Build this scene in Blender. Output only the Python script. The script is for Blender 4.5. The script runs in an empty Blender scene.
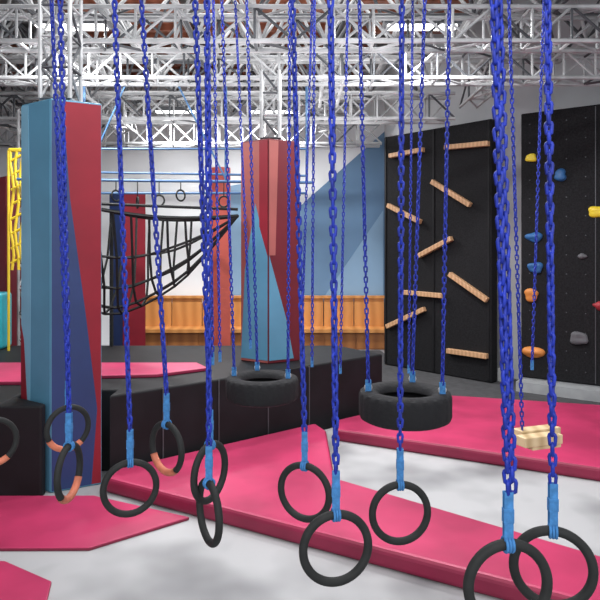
import bpy, bmesh, math, random
from mathutils import Vector, Matrix
random.seed(7)
scene=bpy.context.scene
scene.view_settings.view_transform='Standard'
col=scene.collection

# ---------------- materials
def mat(name,c,rough=.5,metal=0,noise=0,nscale=5,bump=0,bscale=40,c2=None,spec=.5,p0=.35,p1=.65):
    m=bpy.data.materials.new(name); m.use_nodes=True
    nt=m.node_tree; b=nt.nodes['Principled BSDF']
    b.inputs['Base Color'].default_value=(*c,1); b.inputs['Roughness'].default_value=rough
    b.inputs['Metallic'].default_value=metal
    b.inputs['Specular IOR Level'].default_value=spec
    tc=nt.nodes.new('ShaderNodeTexCoord')
    if noise or c2:
        n=nt.nodes.new('ShaderNodeTexNoise'); n.inputs['Scale'].default_value=nscale; n.inputs['Detail'].default_value=3
        nt.links.new(tc.outputs['Object'],n.inputs['Vector'])
        r=nt.nodes.new('ShaderNodeValToRGB')
        r.color_ramp.elements[0].position=p0; r.color_ramp.elements[1].position=p1
        d=c2 if c2 else tuple(x*(1-noise) for x in c)
        r.color_ramp.elements[0].color=(*d,1); r.color_ramp.elements[1].color=(*c,1)
        nt.links.new(n.outputs['Fac'],r.inputs['Fac']); nt.links.new(r.outputs['Color'],b.inputs['Base Color'])
    if bump:
        n2=nt.nodes.new('ShaderNodeTexNoise'); n2.inputs['Scale'].default_value=bscale
        nt.links.new(tc.outputs['Object'],n2.inputs['Vector'])
        bp=nt.nodes.new('ShaderNodeBump'); bp.inputs['Strength'].default_value=bump; bp.inputs['Distance'].default_value=.02
        nt.links.new(n2.outputs['Fac'],bp.inputs['Height']); nt.links.new(bp.outputs['Normal'],b.inputs['Normal'])
    return m
def planks(name,c,c2,scale=2.0,axis='X'):
    m=mat(name,c,.45); nt=m.node_tree; b=nt.nodes['Principled BSDF']
    tc=nt.nodes.new('ShaderNodeTexCoord'); w=nt.nodes.new('ShaderNodeTexWave')
    w.bands_direction=axis; w.inputs['Scale'].default_value=scale; w.inputs['Distortion'].default_value=2.5; w.inputs['Detail'].default_value=3
    r=nt.nodes.new('ShaderNodeValToRGB'); r.color_ramp.elements[0].color=(*c2,1); r.color_ramp.elements[1].color=(*c,1)
    nt.links.new(tc.outputs['Object'],w.inputs['Vector']); nt.links.new(w.outputs['Fac'],r.inputs['Fac']); nt.links.new(r.outputs['Color'],b.inputs['Base Color'])
    return m
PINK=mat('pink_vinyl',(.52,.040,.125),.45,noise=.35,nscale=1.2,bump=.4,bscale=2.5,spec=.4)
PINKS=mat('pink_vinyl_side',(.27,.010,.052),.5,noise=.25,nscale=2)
GREY=mat('grey_mat',(.42,.42,.43),.6,c2=(.20,.20,.21),nscale=.75,bump=.35,bscale=1.6,p0=.36,p1=.55,spec=.4)  # darker noise blotches paint soft shadow patches into the mat colour
DGREY=mat('dark_carpet',(.06,.06,.065),.9,noise=.3,nscale=8)
BLACK=mat('black_vinyl',(.009,.009,.011),.6,noise=.4,nscale=3,bump=.1,bscale=4,spec=.25)
WBLACK=mat('black_board',(.014,.014,.016),.85,noise=.5,nscale=40,bump=.1,bscale=60,spec=.2)
CHAIN=mat('blue_chain',(.013,.035,.40),.55,noise=.45,nscale=30,spec=.4)
STRAP=mat('light_blue_strap',(.05,.22,.52),.8,noise=.35,nscale=60)
RING=mat('black_ring_rubber',(.020,.021,.021),.7,noise=.3,nscale=20,spec=.3)
ORANGE=mat('orange_grip',(.62,.18,.10),.65,noise=.25,nscale=30)
BLUE=mat('steel_blue_pad',(.085,.25,.38),.5,noise=.15,nscale=2)
LBLUE=mat('pale_blue_pad',(.18,.39,.53),.5,noise=.12,nscale=2)
NAVY=mat('navy_pad',(.014,.035,.135),.5,noise=.2,nscale=2)
RED=mat('red_pad',(.235,.009,.022),.55,noise=.18,nscale=2,spec=.35)
DRED=mat('dark_red_pad',(.13,.008,.017),.55,noise=.18,nscale=2,spec=.35)
SALMON=mat('salmon_pad',(.33,.085,.075),.5,noise=.18,nscale=2)
CORAL=mat('coral_pad',(.58,.11,.08),.5,noise=.15,nscale=2)
TEAL=mat('teal_pad',(.02,.36,.44),.5,noise=.1)
YEL=mat('yellow_plastic',(.75,.55,.03),.45,noise=.1)
STEEL=mat('galvanised_steel',(.50,.51,.52),.5,.15,noise=.4,nscale=3)
DSTEEL=mat('dark_steel',(.08,.085,.095),.5,.2,noise=.3,nscale=5)
BSTEEL=mat('blue_painted_steel',(.07,.17,.34),.45,noise=.2)
WHITE=mat('white_wall_paint',(.84,.86,.88),.8,noise=.05,nscale=1)
WGREY=mat('grey_wall_paint',(.48,.49,.51),.8,noise=.1,nscale=1)
MBLUE=mat('mural_blue_paint',(.14,.25,.40),.8,noise=.1,nscale=1)
MLB=mat('mural_light_blue_paint',(.24,.38,.54),.8,noise=.1,nscale=1)
CEILM=mat('ceiling_paint',(.70,.69,.69),.9,c2=(.20,.195,.195),nscale=1.2,p0=.42,p1=.58)
BROWN=planks('brown_timber',(.36,.13,.075),(.24,.08,.045),1.5)
WOODO=planks('orange_wood',(.66,.30,.09),(.53,.22,.06),1.2)
WOODD=planks('orange_wood_dark',(.36,.14,.04),(.27,.10,.03),1.2)
WOOD=planks('pale_wood',(.60,.36,.20),(.45,.25,.13),6)
LWOOD=planks('light_wood',(.70,.54,.32),(.50,.35,.18),3)
TYRE=mat('tyre_rubber',(.013,.013,.015),.8,bump=.3,bscale=30,spec=.3)
LAMP=mat('lamp_glow',(1,1,1)); _b=LAMP.node_tree.nodes['Principled BSDF']; _b.inputs['Emission Color'].default_value=(1,1,1,1); _b.inputs['Emission Strength'].default_value=6

# ---------------- helpers
def obj(name,verts,faces,mats,idx=None,parent=None,smooth=False):
    me=bpy.data.meshes.new(name); me.from_pydata([tuple(v) for v in verts],[],faces)
    for m in (mats if isinstance(mats,list) else [mats]): me.materials.append(m)
    if idx: me.polygons.foreach_set('material_index',idx)
    if smooth: me.polygons.foreach_set('use_smooth',[True]*len(me.polygons))
    me.update(); o=bpy.data.objects.new(name,me); col.objects.link(o)
    if parent: o.parent=parent
    return o
def empty(name,loc=(0,0,0)):
    e=bpy.data.objects.new(name,None); e.empty_display_size=.1; col.objects.link(e); e.location=loc
    return e
class MB:
    def __init__(s): s.v=[];s.f=[];s.i=[]
    def bar(s,a,b,r,n=6,mi=0):
        a=Vector(a);b=Vector(b);d=(b-a)
        if d.length<1e-5:return
        d.normalize(); u=d.orthogonal().normalized(); w=d.cross(u); k=len(s.v)
        for p in (a,b):
            for j in range(n):
                t=2*math.pi*j/n; s.v.append(p+u*math.cos(t)*r+w*math.sin(t)*r)
        for j in range(n):
            s.f.append((k+j,k+(j+1)%n,k+n+(j+1)%n,k+n+j)); s.i.append(mi)
        s.f.append(tuple(k+j for j in range(n-1,-1,-1)));s.i.append(mi)
        s.f.append(tuple(k+n+j for j in range(n)));s.i.append(mi)
    def box(s,x0,x1,y0,y1,z0,z1,mi=0):
        k=len(s.v)
        s.v+= [Vector(p) for p in ((x0,y0,z0),(x1,y0,z0),(x1,y1,z0),(x0,y1,z0),(x0,y0,z1),(x1,y0,z1),(x1,y1,z1),(x0,y1,z1))]
        for f in ((0,3,2,1),(4,5,6,7),(0,1,5,4),(1,2,6,5),(2,3,7,6),(3,0,4,7)):
            s.f.append(tuple(k+q for q in f)); s.i.append(mi)
    def obox(s,c,ax,ay,az,mi=0):
        c=Vector(c);ax=Vector(ax);ay=Vector(ay);az=Vector(az);k=len(s.v)
        for z in (-1,1):
            for (x,y) in ((-1,-1),(1,-1),(1,1),(-1,1)): s.v.append(c+ax*x+ay*y+az*z)
        for f in ((0,3,2,1),(4,5,6,7),(0,1,5,4),(1,2,6,5),(2,3,7,6),(3,0,4,7)):
            s.f.append(tuple(k+q for q in f)); s.i.append(mi)
    def torus(s,M,R,r,n=32,m=8,mi=0,arc=None,stretch=0):
        k=len(s.v); full=arc is None; a0,a1=(0,2*math.pi) if full else arc; cnt=n if full else n+1
        for i in range(cnt):
            t=a0+(a1-a0)*i/n
            for j in range(m):
                p=2*math.pi*j/m
                x=(R+r*math.cos(p))*math.cos(t); z=(R+r*math.cos(p))*math.sin(t)
                if stretch: z+= stretch*(1 if math.sin(t)>=0 else -1)
                s.v.append(M@Vector((x,r*math.sin(p),z)))
        for i in range(n):
            for j in range(m):
                a=k+i*m+j;b=k+i*m+(j+1)%m
                i2=(i+1)%cnt
                c=k+i2*m+(j+1)%m;d=k+i2*m+j
                s.f.append((a,b,c,d)); s.i.append(mi)
        if not full:
            s.f.append(tuple(k+j for j in range(m)));s.i.append(mi)
            s.f.append(tuple(k+n*m+j for j in range(m-1,-1,-1)));s.i.append(mi)
    def make(s,name,mats,parent=None,smooth=False): return obj(name,s.v,s.f,mats,s.i,parent,smooth)
def slab(name,pts,z0,z1,top,side=None,bev=.02,parent=None):
    bm=bmesh.new(); vs=[bm.verts.new((x,y,z0)) for x,y in pts]; f=bm.faces.new(vs); f.normal_update()
    if f.normal.z>0: f.normal_flip()
    r=bmesh.ops.extrude_face_region(bm,geom=[f])
    for g in r['geom']:
        if isinstance(g,bmesh.types.BMVert): g.co.z=z1
    bmesh.ops.recalc_face_normals(bm,faces=bm.faces)
    for f in bm.faces: f.material_index=0 if f.normal.z>.5 else 1
    me=bpy.data.meshes.new(name); bm.to_mesh(me); bm.free(); me.materials.append(top); me.materials.append(side or top)
    o=bpy.data.objects.new(name,me); col.objects.link(o)
    if bev:
        b=o.modifiers.new('b','BEVEL'); b.width=bev; b.segments=3
    if parent:o.parent=parent
    return o
def chain(mb,a,b,R=.0082,r=.0054,st=.0085):
    a=Vector(a);b=Vector(b); d=b-a; L=d.length; pitch=2*(R+st)-r*1.0; n=int(L/pitch)
    z=-d.normalized(); x=z.orthogonal().normalized(); y=z.cross(x)
    for i in range(n):
        c=a+d*((i+.5)/n); ang=(i%2)*math.pi/2+.5+i*.05
        xx=x*math.cos(ang)+y*math.sin(ang); yy=z.cross(xx)
        M=Matrix(((xx.x,yy.x,z.x,c.x),(xx.y,yy.y,z.y,c.y),(xx.z,yy.z,z.z,c.z),(0,0,0,1)))
        mb.torus(M,R,r,10,5,0,None,st)

# ---------------- room
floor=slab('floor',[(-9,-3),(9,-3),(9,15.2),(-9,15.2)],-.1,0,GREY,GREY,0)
slab('dark_carpet_strip',[(-8.9,9.55),(.7,9.55),(1.25,8.75),(1.3,8.75),(2.05,9.45),(4.4,8.82),(6.3,8.3),(7,8.3),(2.1,12.8),(1.9,14.3),(-8.9,14.3)],0,.012,DGREY,None,0)
m=MB(); m.box(-9.2,9,15.2,15.4,0,7.4); m.make('wall_back',[WHITE])
m=MB(); m.box(-9.2,-9,-3,15.2,0,7.4); m.make('wall_left',[WGREY])
A=Vector((2.15,12.9,0)); B=Vector((7.65,7.9,0)); d=(B-A).normalized(); nrm=Vector((-d.y,d.x,0))
if nrm.y<0: nrm=-nrm
m=MB(); c=(A+B)/2+nrm*.1+Vector((0,0,3.7)); m.obox(c,d*((B-A).length/2),nrm*.1,(0,0,3.7)); m.make('wall_right',[WGREY])
m=MB(); m.box(2.15,2.3,13.1,15.2,0,7.4); m.make('wall_return',[WHITE])
m=MB(); m.box(-9.2,9,-3,15.4,7.4,7.6); m.make('ceiling',[CEILM])
m=MB()
for (x0,x1,y0,y1) in ((-8,-5.2,13.3,15.1),(-4.6,-1.2,13.3,15.1),(-.4,1.6,13.3,15.1),(-4.4,-2.2,10.6,12.9),(-1.9,.6,10.6,12.9),(.9,3.0,10.2,11.6)):
    m.box(x0,x1,y0,y1,6.85,6.95)
    for k in range(4): m.box(x0,x1,y0+.2+k*.5,y0+.3+k*.5,6.72,6.85)
m.make('ceiling_timber_panels',[BROWN])
YB=15.19
def wallpoly(name,pts,mt,y=YB):
    vs=[(x,y,z) for x,z in pts]; n=len(vs); vs2=[(x,y-.012,z) for x,z in pts]
    f=[tuple(range(n)),tuple(range(2*n-1,n-1,-1))]+[(i,(i+1)%n,n+(i+1)%n,n+i) for i in range(n)]
    return obj(name,vs+vs2,f,mt)
wallpoly('mural_panel',[(-1.85,.0),(2.14,.0),(2.14,5.4),(.1,3.6),(-1.85,1.55)],MBLUE)
wallpoly('mural_panel',[(-1.9,1.2),(-1.3,1.2),(-1.3,4.1),(-1.9,4.0)],MLB,YB-.02)
wallpoly('mural_panel',[(.6,1.2),(2.1,1.2),(2.1,3.4)],MLB,YB-.02)

# ---------------- space frame ceiling
def inside(p):
    q=Vector((p[0],p[1],0))-A
    return q.dot(nrm)<-.25 and p[1]<14.9 or (p[0]<2.0 and p[1]<14.9)
m=MB(); cs=1.0; NX=16; NY=12; x0=-7.6; y0=3.2; zb=5.6; zt=6.5
def bp(i,j): return (x0+i*cs,y0+j*cs,zb)
def tp(i,j): return (x0+(i+.5)*cs,y0+(j+.5)*cs,zt)
def tb(a,b,r):
    if inside(a) and inside(b): m.bar(a,b,r,6,0 if random.random()<.72 else 1)
for i in range(NX):
    for j in range(NY):
        if i<NX-1: tb(bp(i,j),bp(i+1,j),.036)
        if j<NY-1: tb(bp(i,j),bp(i,j+1),.036)
        tb(tp(i,j),tp(i+1,j),.034); tb(tp(i,j),tp(i,j+1),.034)
        for (a,b) in ((0,0),(1,0),(0,1),(1,1)):
            if i+a<NX and j+b<NY: tb(tp(i,j),bp(i+a,j+b),.026)
m.make('ceiling_space_frame',[STEEL,DSTEEL])
def truss(name,a,b,h=.4,w=.3,r=.02,step=.4,mt=STEEL):
    a=Vector(a);b=Vector(b);dd=b-a;L=dd.length;dn=dd.normalized()
    up=Vector((0,0,1)) if abs(dn.z)<.9 else Vector((0,1,0)); sd=dn.cross(up).normalized(); up=sd.cross(dn)
    mb=MB(); offs=[sd*w/2+up*h/2,sd*w/2-up*h/2,-sd*w/2-up*h/2,-sd*w/2+up*h/2]
    for o in offs: mb.bar(a+o,b+o,r*1.3)
    n=max(1,int(L/step))
    for k in range(n):
        p=a+dd*k/n;q=a+dd*(k+1)/n
        for e in range(4):
            o1,o2=offs[e],offs[(e+1)%4]; mi=1 if random.random()<.3 else 0
            mb.bar(p+o1,p+o2,r*.8,5,mi)
            if k%2: mb.bar(p+o1,q+o2,r*.8,5,mi)
            else: mb.bar(p+o2,q+o1,r*.8,5,mi)
    return mb.make(name,[mt,DSTEEL])
truss('lattice_truss',(-7.5,7.2,5.05),(6.9,7.2,5.05),.4,.35,.022,.45)
truss('lattice_truss',(-7.5,8.7,5.05),(6.0,8.7,5.05),.4,.35,.022,.45)
truss('lattice_truss',(-7.5,11.0,5.0),(2.8,11.0,5.0),.45,.35,.024,.45)
truss('lattice_truss',(-7.5,13.4,5.0),(1.8,13.4,5.0),.5,.35,.026,.5)
for x in (-6,-3.7,.5):
    truss('lattice_truss',(x,9.0,5.15),(x,10.7,5.15),.4,.3,.022,.45)
    truss('lattice_truss',(x,11.3,5.15),(x,13.1,5.15),.4,.3,.022,.45)
truss('lattice_truss',(3.0,9.0,5.15),(3.0,10.7,5.15),.4,.3,.022,.45)
truss('truss_tower',(-2.47,6.2,3.93),(-2.47,6.2,5.5),.3,.3,.018,.3)
truss('truss_tower',(-.40,8.2,3.91),(-.40,8.2,4.82),.24,.24,.02,.3)
truss('truss_tower',(-4.6,10.35,0.012),(-4.6,10.35,4.78),.35,.35,.02,.4)

# ---------------- near overhead rig
specs=[
 ('a',1.85,.080,.111,1.481,.22,0),('b',2.2,.378,.367,1.436,.12,0),('c',2.35,-.058,.018,1.452,-.45,0),
 ('d',2.43,-.788,-.688,1.436,.38,0),('e',2.6,-.747,-.578,1.542,-.72,1),('f',3.0,-1.275,-1.16,1.51,.75,1),
 ('g',2.4,-.98,-.924,1.512,1.52,1),('h',2.8,-1.49,-1.437,1.504,.6,1),('i',2.3,-.44,-.345,1.549,1.12,0),
 ('j',2.15,-.338,-.326,1.461,-1.08,0),('k',1.52,.451,.527,1.551,.1,0),('l',1.68,.678,.708,1.51,-.25,0)]
m=MB(); ZT=4.4
for x in (-3.4,3.4):
    for y in (1.2,3.3): m.box(x-.05,x+.05,y-.05,y+.05,0,ZT+.1)
for y in (1.2,3.3): m.box(-3.45,3.45,y-.05,y+.05,ZT+.1,ZT+.2)
for s in specs: m.box(s[2]-.025,s[2]+.025,1.2,3.3,ZT+.02,ZT+.1)
m.make('overhead_steel_rig',[DSTEEL])

for (_,Y,xt,xr,zr,rot,orng) in specs:
    R=.104; r=.0135
    e=empty('hanging_gym_ring',(xr,Y,zr))
    ztop=R+r
    mb=MB(); chain(mb,(xt-xr,0,ZT+.015-zr),(0,0,ztop+.115)); mb.make('chain',[CHAIN],e,True)
    if _=='k':
        mb=MB(); chain(mb,(xt-xr+.03,.05,ZT+.015-zr),(.012,.0,ztop+.12)); mb.make('chain_doubled',[CHAIN],e,True)
    mb=MB()
    mb.obox((0,.006,ztop+.045),(.012,0,0),(0,.0022,0),(0,0,.075))
    mb.obox((0,-.006,ztop+.045),(.012,0,0),(0,.0022,0),(0,0,.075))
    mb.obox((0,0,ztop+.06),(.0135,0,0),(0,.009,0),(0,0,.018))
    o=mb.make('webbing_strap',[STRAP],e)
    b=o.modifiers.new('b','BEVEL'); b.width=.0015; b.segments=2
    M=Matrix.Translation(Vector((0,0,ztop-.014)))@Matrix.Rotation(rot+math.pi/2,4,'Z')
    mb=MB()
    for q in (-.008,0,.008):
        M2=M@Matrix.Translation(Vector((0,q,0))); mb.torus(M2,.018,.004,18,6)
    mb.make('strap_loop',[STRAP],e,True)
    M=Matrix.Rotation(rot,4,'Z')
    mb=MB(); mb.torus(M,R,r,56,14); mb.make('ring',[RING],e,True)
    if orng:
        arc=(math.radians(205),math.radians(310)) if _!='g' else (math.radians(225),math.radians(330))
        mb=MB(); mb.torus(M,R,r+.0015,24,14,0,arc); mb.make('grip_tape',[ORANGE],e,True)

# ---------------- tyres
def tyre(x,y,z,chs,R=.31):
    e=empty('hanging_tyre_swing',(x,y,z))
    pr=[(.175,-.045),(.18,-.075),(.22,-.10),(.27,-.10),(.30,-.085),(.31,-.06),(.31,.06),(.30,.085),(.27,.10),(.22,.10),(.18,.075),(.175,.045),(.21,.03),(.27,.05),(.285,0),(.27,-.05),(.21,-.03)]
    n=72; vs=[];fs=[];k=len(pr)
    for i in range(n):
        t=2*math.pi*i/n
        for j,(a,b) in enumerate(pr):
            rr=a
            if j in (5,6) : rr=a-(.008 if i%3==0 else 0)
            vs.append((rr*math.cos(t),rr*math.sin(t),b))
    for i in range(n):
        for j in range(k):
            fs.append((i*k+j,((i+1)%n)*k+j,((i+1)%n)*k+(j+1)%k,i*k+(j+1)%k))
    o=obj('tyre',vs,fs,[TYRE],None,e,True)
    md=o.modifiers.new('e','EDGE_SPLIT'); md.split_angle=math.radians(50)
    for (xt,yt,xb,yb) in chs:
        mb=MB(); chain(mb,(xt-x,yt-y,5.58-z),(xb-x,yb-y,.16),.0105,.0062,.010)
        mb.make('chain',[CHAIN],e,True)
        mb=MB(); M=Matrix.Translation(Vector((xb-x,yb-y,.125))); mb.torus(M,.022,.006,16,6); mb.make('shackle',[STEEL],e,True)
        mb=MB(); mb.obox((xb-x,yb-y,.125),(.02,0,0),(0,.006,0),(0,0,.05)); mb.make('strap',[STRAP],e)
tyre(.707,4.04,1.36,[(.36,4.0,.455,4.0),(.93,4.25,.80,4.27),(1.0,3.9,.93,3.92)])
tyre(-.323,5.1,1.23,[(-.70,5.1,-.56,5.1),(-.50,5.3,-.38,5.33),(-.08,5.0,-.10,5.0)])

# ---------------- hanging wooden step
e=empty('hanging_wooden_step',(1.74,4.4,1.065))
mb=MB()
mb.obox((-.01,-.06,-.035),(.155,.05,0),(-.02,.045,0),(0,0,.035)); mb.obox((0.02,.06,-.01),(.165,.055,0),(-.02,.045,0),(0,0,.025))
mb.obox((.01,0,-.085),(.12,.04,0),(-.03,.08,0),(0,0,.014))
o=mb.make('wood_blocks',[LWOOD],e); b=o.modifiers.new('b','BEVEL'); b.width=.006; b.segments=2
for (xt,xb) in ((-.25,-.11),(.05,.12)):
    mb=MB(); chain(mb,(xt,0,4.5),(xb,.0,.01),.0105,.0062,.010); mb.make('chain',[CHAIN],e,True)

# ---------------- distant hanging chains
for (y,xt,xb,zb_) in ((6.0,.15,.12,1.25),(6.4,.52,.43,1.1),(6.0,-.88,-.80,1.3),(6.8,-.75,-.56,1.3),(6.9,1.3,1.25,1.0),(6.1,2.5,2.36,1.2),(6.9,.15,.02,1.3),(4.8,-.75,-.70,1.5)):
    e=empty('hanging_chain',(xb,y,zb_))
    mb=MB(); chain(mb,(xt-xb,0,5.58-zb_),(0,0,.05),.0115,.0068,.012); mb.make('links',[CHAIN],e,True)
    mb=MB(); mb.obox((0,0,.03),(.014,0,0),(0,.008,0),(0,0,.05)); mb.make('strap_end',[STRAP],e)

# ---------------- platform and mats
slab('raised_black_platform',[(-8.5,5.82),(-2.93,5.82),(-2.93,6.5),(-1.98,6.5),(-1.98,6.22),(.26,7.95),(1.2,8.7),(.6,9.5),(-8.5,9.5)],0,.89,BLACK,BLACK,.025)
m=MB()
def seam(x,y,dx,dy): m.obox((x+dy*.004,y-dx*.004,.45),(dx*.006,dy*.006,0),(dy*.006,-dx*.006,0),(0,0,.43))
L_=math.hypot(2.24,1.73); ux,uy=2.24/L_,1.73/L_
for t in (.6,1.3,2.0,2.65): seam(-1.98+ux*t,6.22+uy*t,ux,uy)
for x in (-4.0,-3.4): seam(x,5.82,1,0)
m.make('platform_seam_trim',[DSTEEL])
slab('black_pad_block',[(-2.93,5.80),(-2.50,5.80),(-2.50,5.90),(-2.92,6.18)],0,.89,BLACK,BLACK,.02)
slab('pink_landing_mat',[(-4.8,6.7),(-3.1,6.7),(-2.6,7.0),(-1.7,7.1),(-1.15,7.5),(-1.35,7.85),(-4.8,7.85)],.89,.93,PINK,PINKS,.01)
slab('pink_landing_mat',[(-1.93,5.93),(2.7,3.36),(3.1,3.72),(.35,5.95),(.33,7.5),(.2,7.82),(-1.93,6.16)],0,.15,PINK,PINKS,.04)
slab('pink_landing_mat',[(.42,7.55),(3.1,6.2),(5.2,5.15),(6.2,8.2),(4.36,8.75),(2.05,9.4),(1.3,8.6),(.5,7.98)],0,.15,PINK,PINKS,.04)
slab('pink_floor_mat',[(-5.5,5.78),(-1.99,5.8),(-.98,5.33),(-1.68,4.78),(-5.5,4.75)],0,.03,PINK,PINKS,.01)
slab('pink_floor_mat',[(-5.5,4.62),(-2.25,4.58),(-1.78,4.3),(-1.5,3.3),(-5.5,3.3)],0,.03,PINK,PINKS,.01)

# ---------------- padded pillars
def pillar(name,N,Rr,L,h,base,left,right,z0=0):
    N=Vector((*N,0));Rr=Vector((*Rr,0));L=Vector((*L,0));Bk=L+Rr-N
    e=empty(name,(0,0,0))
    k=[N,Rr,Bk,L]; up=Vector((0,0,h))
    vs=[p+Vector((0,0,z0)) for p in k]+[p+up for p in k]
    o=obj('padded_core',vs,[(0,1,5,4),(1,2,6,5),(2,3,7,6),(3,0,4,7),(4,5,6,7),(3,2,1,0)],[base],None,e)
    b=o.modifiers.new('b','BEVEL'); b.width=.012; b.segments=2
    cen=(N+Bk)/2
    for nm,P,Q,polys in (('left_pad',L,N,left),('right_pad',N,Rr,right)):
        dn=(Q-P).normalized(); nn=Vector((dn.y,-dn.x,0))
        if nn.dot(P-cen)<0: nn=-nn
        for q,(pts,mt) in enumerate(polys):
            off=nn*(.004+.003*q)
            f=[P+(Q-P)*(.02+.96*s)+Vector((0,0,max(t*h,z0+.01)))+off for s,t in pts]
            g=[p-off*.9 for p in f]; n=len(f)
            obj(nm+'_%d'%q,f+g,[tuple(range(n)),tuple(range(2*n-1,n-1,-1))]+[(i,(i+1)%n,n+(i+1)%n,n+i) for i in range(n)],mt,None,e)
full=[(0,.005),(1,.005),(1,.995),(0,.995)]
pillar('padded_pillar',(-2.46,5.92),(-2.03,6.15),(-2.88,6.2),3.9,BLUE,
  [(full,BLUE),([(0,.005),(.3,.005),(.35,.6),(.25,.995),(0,.995)],LBLUE),([(0,.22),(.22,.22),(.1,.38),(0,.42)],RED)],
  [(full,RED),([(0,.005),(.80,.005),(.92,.2),(.68,.45),(.36,.75),(.22,.995),(0,.995)],NAVY)])
pillar('padded_pillar',(-.42,7.95),(0.0,8.2),(-.81,8.2),3.88,DRED,
  [(full,SALMON),([(0,.24),(1,.24),(1,.60),(.55,.78),(.15,.55)],BLUE),([(.7,.995),(.7,.7),(1,.6),(1,.995)],RED)],
  [(full,DRED),([(0,.995),(0,.6),(.2,.6),(.3,.995)],SALMON),([(0,.24),(.8,.24),(.55,.38),(0,.60)],BLUE)],.89)
pillar('padded_pillar',(-1.42,10.4),(-1.22,10.55),(-1.6,10.55),3.85,CORAL,[(full,CORAL)],[(full,CORAL)],.012)
pillar('padded_pillar',(-3.1,10.5),(-2.75,10.7),(-3.4,10.7),3.4,DRED,[(full,NAVY)],[(full,RED)],.012)
pillar('padded_pillar',(-4.75,9.7),(-4.62,9.8),(-5.2,10.1),3.6,DRED,[(full,RED)],[(full,DRED)],.012)
pillar('padded_pillar',(-5.6,12.0),(-5.1,12.2),(-6.0,12.2),3.9,DRED,[(full,BLUE)],[(full,RED)],.012)

m=MB(); m.box(-4.95,-4.5,9.0,9.4,0.891,1.75); m.box(-4.92,-4.53,8.85,9.0,0.891,1.4); o=m.make('teal_soft_play_block',[TEAL]); b=o.modifiers.new('b','BEVEL'); b.width=.05; b.segments=3
m=MB()
for i in range(3):
    x=-4.32+i*.075
    for j in range(9): m.bar((x+.03*math.sin(j*1.3+i),9.0,2.1+j*.2),(x+.03*math.sin(j*1.3+1.3+i),9.0,2.3+j*.2),.022)
for j in range(8): m.bar((-4.33,9.0,2.2+j*.22),(-4.15,9.0,2.3+j*.22),.02)
m.bar((-4.36,9,3.9),(-4.12,9,3.9),.03)
m.bar((-4.37,9.0,3.9),(-4.37,9.0,.89),.02)
m.make('yellow_climbing_net',[YEL])

# ---------------- rig pipes & cargo net
m=MB()
for (a,b,r) in (((-4.2,8.9,3.45),(.2,8.9,3.40),.022),((-4.2,9.3,3.62),(0.1,9.3,3.55),.018),
                ((-4.2,9.5,3.3),(.1,9.5,3.3),.02),((-3.2,8.9,3.45),(-3.2,8.9,4.83),.02),((-1.1,8.9,3.42),(-1.1,8.9,4.83),.02),((.1,8.9,3.4),(.1,8.9,4.83),.02),
                ((-3.2,8.9,3.9),(.1,8.9,3.9),.015),((-3.2,8.9,3.45),(-2.6,8.9,4.83),.014),((-1.1,8.9,3.45),(-1.8,8.9,4.83),.014)):
    m.bar(a,b,r,8)
m.make('blue_rig_pipes',[BSTEEL],smooth=False)
m=MB()
Bp=Vector((-.84,8.12,2.86)); NS=9; NT=8
def netp(s,t):
    x=-2.95; y=7.9+1.5*t; z=3.0-1.5*math.sin(math.pi*t)**.8
    P=Vector((x,y,z)); q=P.lerp(Bp,s); q.z-=.30*math.sin(math.pi*s)*(.3+math.sin(math.pi*t))
    w_=math.sin(math.pi*t)*(1-s); q.x+=.09*math.sin(7*t+9*s)*w_; q.z+=.07*math.sin(11*s+5*t)*w_; return q
for i in range(NS+1):
    for j in range(NT+1):
        s=i/NS; t=j/NT; p=netp(s,t)
        if i<NS: m.bar(p,netp((i+1)/NS,t),.026 if j in (0,NT) else .018,5)
        if j<NT and i<NS-1: m.bar(p,netp(s,(j+1)/NT),.018,5)
m.bar((-2.95,7.9,3.0),(-2.95,9.4,3.0),.03); m.bar((-2.95,7.9,3.0),(-2.95,7.9,.93),.03); m.bar((-2.95,9.4,3.0),(-2.95,9.4,.9),.03)
m.bar((-2.95,7.9,3.02),(-.84,8.12,2.95),.02)
m.make('cargo_net',[RING])
for k in range(7):
    x=-3.05+k*.32; z=3.15+.06*math.sin(k*2); y=8.9
    mb=MB(); mb.bar((x,y,3.42),(x,y,z+.08),.008,5,0); mb.torus(Matrix.Translation(Vector((x,y,z-.0)))@Matrix.Rotation(k,4,'Z'),.08,.014,20,6,0)
    mb.make('hanging_hand_grip',[RING],smooth=True)

# ---------------- bench along back wall
m=MB(); X0=-3.95; X1=2.1
m.box(X0,X1,14.45,14.95,.0,.42,1); m.box(X0,X1,14.35,14.97,.42,.5,0)
n=8; w=(X1-X0)/n
for i in range(n):
    m.box(X0+i*w+.01,X0+(i+1)*w-.01,14.95,15.03,.5,1.2,0)
    m.box(X0+i*w+.015,X0+(i+1)*w-.015,14.43,14.45,.03,.40,1)
m.box(X0,X1,14.9,15.08,1.2,1.26,0)
o=m.make('wooden_bench',[WOODO,WOODD])

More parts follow.
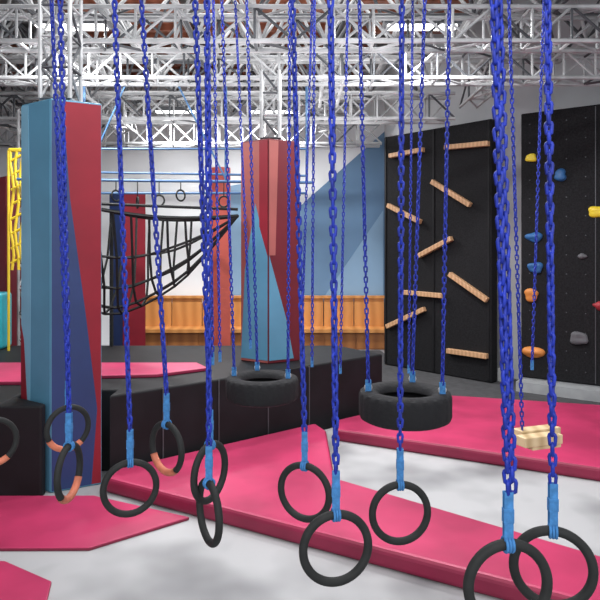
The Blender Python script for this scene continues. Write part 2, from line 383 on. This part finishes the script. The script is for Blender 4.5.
# ---------------- climbing boards
def board(name,P,Q,z0,z1,th=.22):
    P=Vector((*P,0));Q=Vector((*Q,0)); dd=(Q-P).normalized(); nn=Vector((dd.y,-dd.x,0))
    if nn.y>0: nn=-nn
    e=empty(name,(0,0,0)); c=(P+Q)/2-nn*th/2+Vector((0,0,(z0+z1)/2))
    mb=MB(); mb.obox(c,dd*((Q-P).length/2),nn*th/2,(0,0,(z1-z0)/2)); o=mb.make('board',[WBLACK],e)
    b=o.modifiers.new('b','BEVEL'); b.width=.02; b.segments=2
    return e,P,Q,dd,nn
e,P,Q,dd,nn=board('black_peg_wall',(1.75,12.5),(3.42,10.72),0.02,4.75)
Lw=(Q-P).length
mb=MB()
for s in (.02,.5,.98): mb.obox(P+dd*Lw*s+nn*.008+Vector((0,0,2.4)),dd*.02,nn*.01,(0,0,2.33))
mb.make('board_battens',[BLACK],e)
mb=MB()
for (s0,z0_,s1,z1_) in ((.08,4.33,.42,4.36),(.62,4.34,.99,4.30),(.50,3.72,.84,3.22),(.06,3.32,.39,2.95),(.37,2.28,.68,2.62),(.66,1.95,.98,1.50),(.23,1.55,.60,1.53),(.05,.82,.43,1.25),(.64,.50,.98,.50)):
    a=P+dd*Lw*s0+Vector((0,0,z0_)); b_=P+dd*Lw*s1+Vector((0,0,z1_)); ax=(b_-a)/2; up=ax.normalized().cross(nn)
    mb.obox((a+b_)/2+nn*.05,ax,nn*.05,up*.045)
o=mb.make('wooden_climbing_bars',[WOOD],e); b=o.modifiers.new('b','BEVEL'); b.width=.008; b.segments=2

e,P,Q,dd,nn=board('climbing_wall',(3.83,10.4),(5.75,9.05),0.2,4.76)
Lw=(Q-P).length
mb=MB()
for s in (.5,): mb.obox(P+dd*Lw*s+nn*.002+Vector((0,0,2.48)),dd*.006,nn*.004,(0,0,2.25))
for iz in range(14):
    for ix in range(8):
        c=P+dd*Lw*((ix+.5)/8)+nn*.003+Vector((0,0,.4+iz*.32))
        mb.obox(c,dd*.008,nn*.003,(0,0,.008))
mb.make('bolt_holes',[DSTEEL],e)
HB=mat('hold_blue',(.02,.11,.30),.55,noise=.2); HO=mat('hold_orange',(.66,.24,.05),.55,noise=.2); HR=mat('hold_red',(.36,.03,.04),.55,noise=.2)
HG=mat('hold_grey',(.10,.10,.11),.6,noise=.2)
def hold(s,z,r,mt,k):
    random.seed(k); bm=bmesh.new(); bmesh.ops.create_icosphere(bm,subdivisions=3,radius=1)
    ph=[random.uniform(0,6) for _ in range(6)]
    c=P+dd*Lw*s+Vector((0,0,z))
    for v in bm.verts:
        q=v.co.copy(); f=1+.16*math.sin(3*q.x+ph[0])+.14*math.sin(4*q.z+ph[1])+.1*math.sin(5*q.y+ph[2])
        q*=f*r; v.co=c+dd*q.x*1.1+Vector((0,0,q.z*.85))+nn*(max(q.y,-.1*r)*.7)
    me=bpy.data.meshes.new('hold'); bm.to_mesh(me); bm.free(); me.materials.append(mt)
    me.polygons.foreach_set('use_smooth',[True]*len(me.polygons))
    o=bpy.data.objects.new('climbing_hold',me); col.objects.link(o); o.parent=e
for k,(s,z,r,mt) in enumerate(((.07,3.98,.085,YEL),(.27,3.65,.11,HB),(.09,2.62,.11,HB),(.10,2.10,.11,HB),(.51,3.02,.10,YEL),(.08,1.63,.12,HO),(.09,.65,.13,HO),(.40,.95,.12,HG),(.52,1.5,.09,HR),(.42,2.3,.06,HG),(.66,3.6,.12,HR),(.7,2.2,.12,HB),(.85,1.2,.13,YEL),(.8,3.0,.12,HO))):
    hold(s,z,r,mt,k+20)
CUR=mat('grey_curb',(.34,.35,.36),.6,noise=.15)
m=MB(); c=Vector((4.79,9.725,.095))+nn*.17
m.obox(c,dd*(Lw/2),nn*.14,(0,0,.083)); m.obox((4.79-nn.x*.1,9.725-nn.y*.1,.105),dd*(Lw/2-.02),nn*.08,(0,0,.09))
m.obox((3.68,11.02,.13),dd*.17,nn*.14,(0,0,.115))
o=m.make('grey_curb_step',[CUR])

# ---------------- lights
def area(name,loc,size,power,rot=(0,0,0),c=(1,1,1),sy=None):
    l=bpy.data.lights.new(name,'AREA'); l.energy=power; l.size=size; l.color=c
    if sy: l.shape='RECTANGLE'; l.size_y=sy
    o=bpy.data.objects.new(name,l); o.location=loc; o.rotation_euler=rot; col.objects.link(o)
for k,(x,y) in enumerate(((-3,7.9),(1.6,7.9),(-2.6,12.75),(-.6,12.75))):
    m=MB(); m.box(x-.5,x+.5,y-.12,y+.12,5.34,5.42,0); m.box(x-.45,x+.45,y-.09,y+.09,5.32,5.34,1)
    m.bar((x,y,5.42),(x,y,5.6),.015); m.make('ceiling_lamp',[DSTEEL,LAMP])
    area('lamp_light',(x,y,5.28),.9,160,sy=.25)
area('hall_light',(-1,9.5,6.7),6,350)
area('hall_uplight',(-1,9,4.4),5,120,(math.pi,0,0))
area('hall_light',(0,4.5,5.4),5,250,sy=3)
area('hall_light',(0,-1.5,4.6),4,190,(math.radians(62),0,0),sy=2)
w=bpy.data.worlds.new('world'); scene.world=w; w.use_nodes=True
w.node_tree.nodes['Background'].inputs[0].default_value=(.92,.95,1,1); w.node_tree.nodes['Background'].inputs[1].default_value=.9

# ---------------- camera
cam=bpy.data.cameras.new('camera'); co=bpy.data.objects.new('camera',cam); col.objects.link(co)
co.location=(0,0,2.4); co.rotation_euler=(math.radians(90),0,0)
cam.sensor_width=36; cam.lens=36; cam.shift_y=-50/600; cam.clip_end=100
scene.camera=co
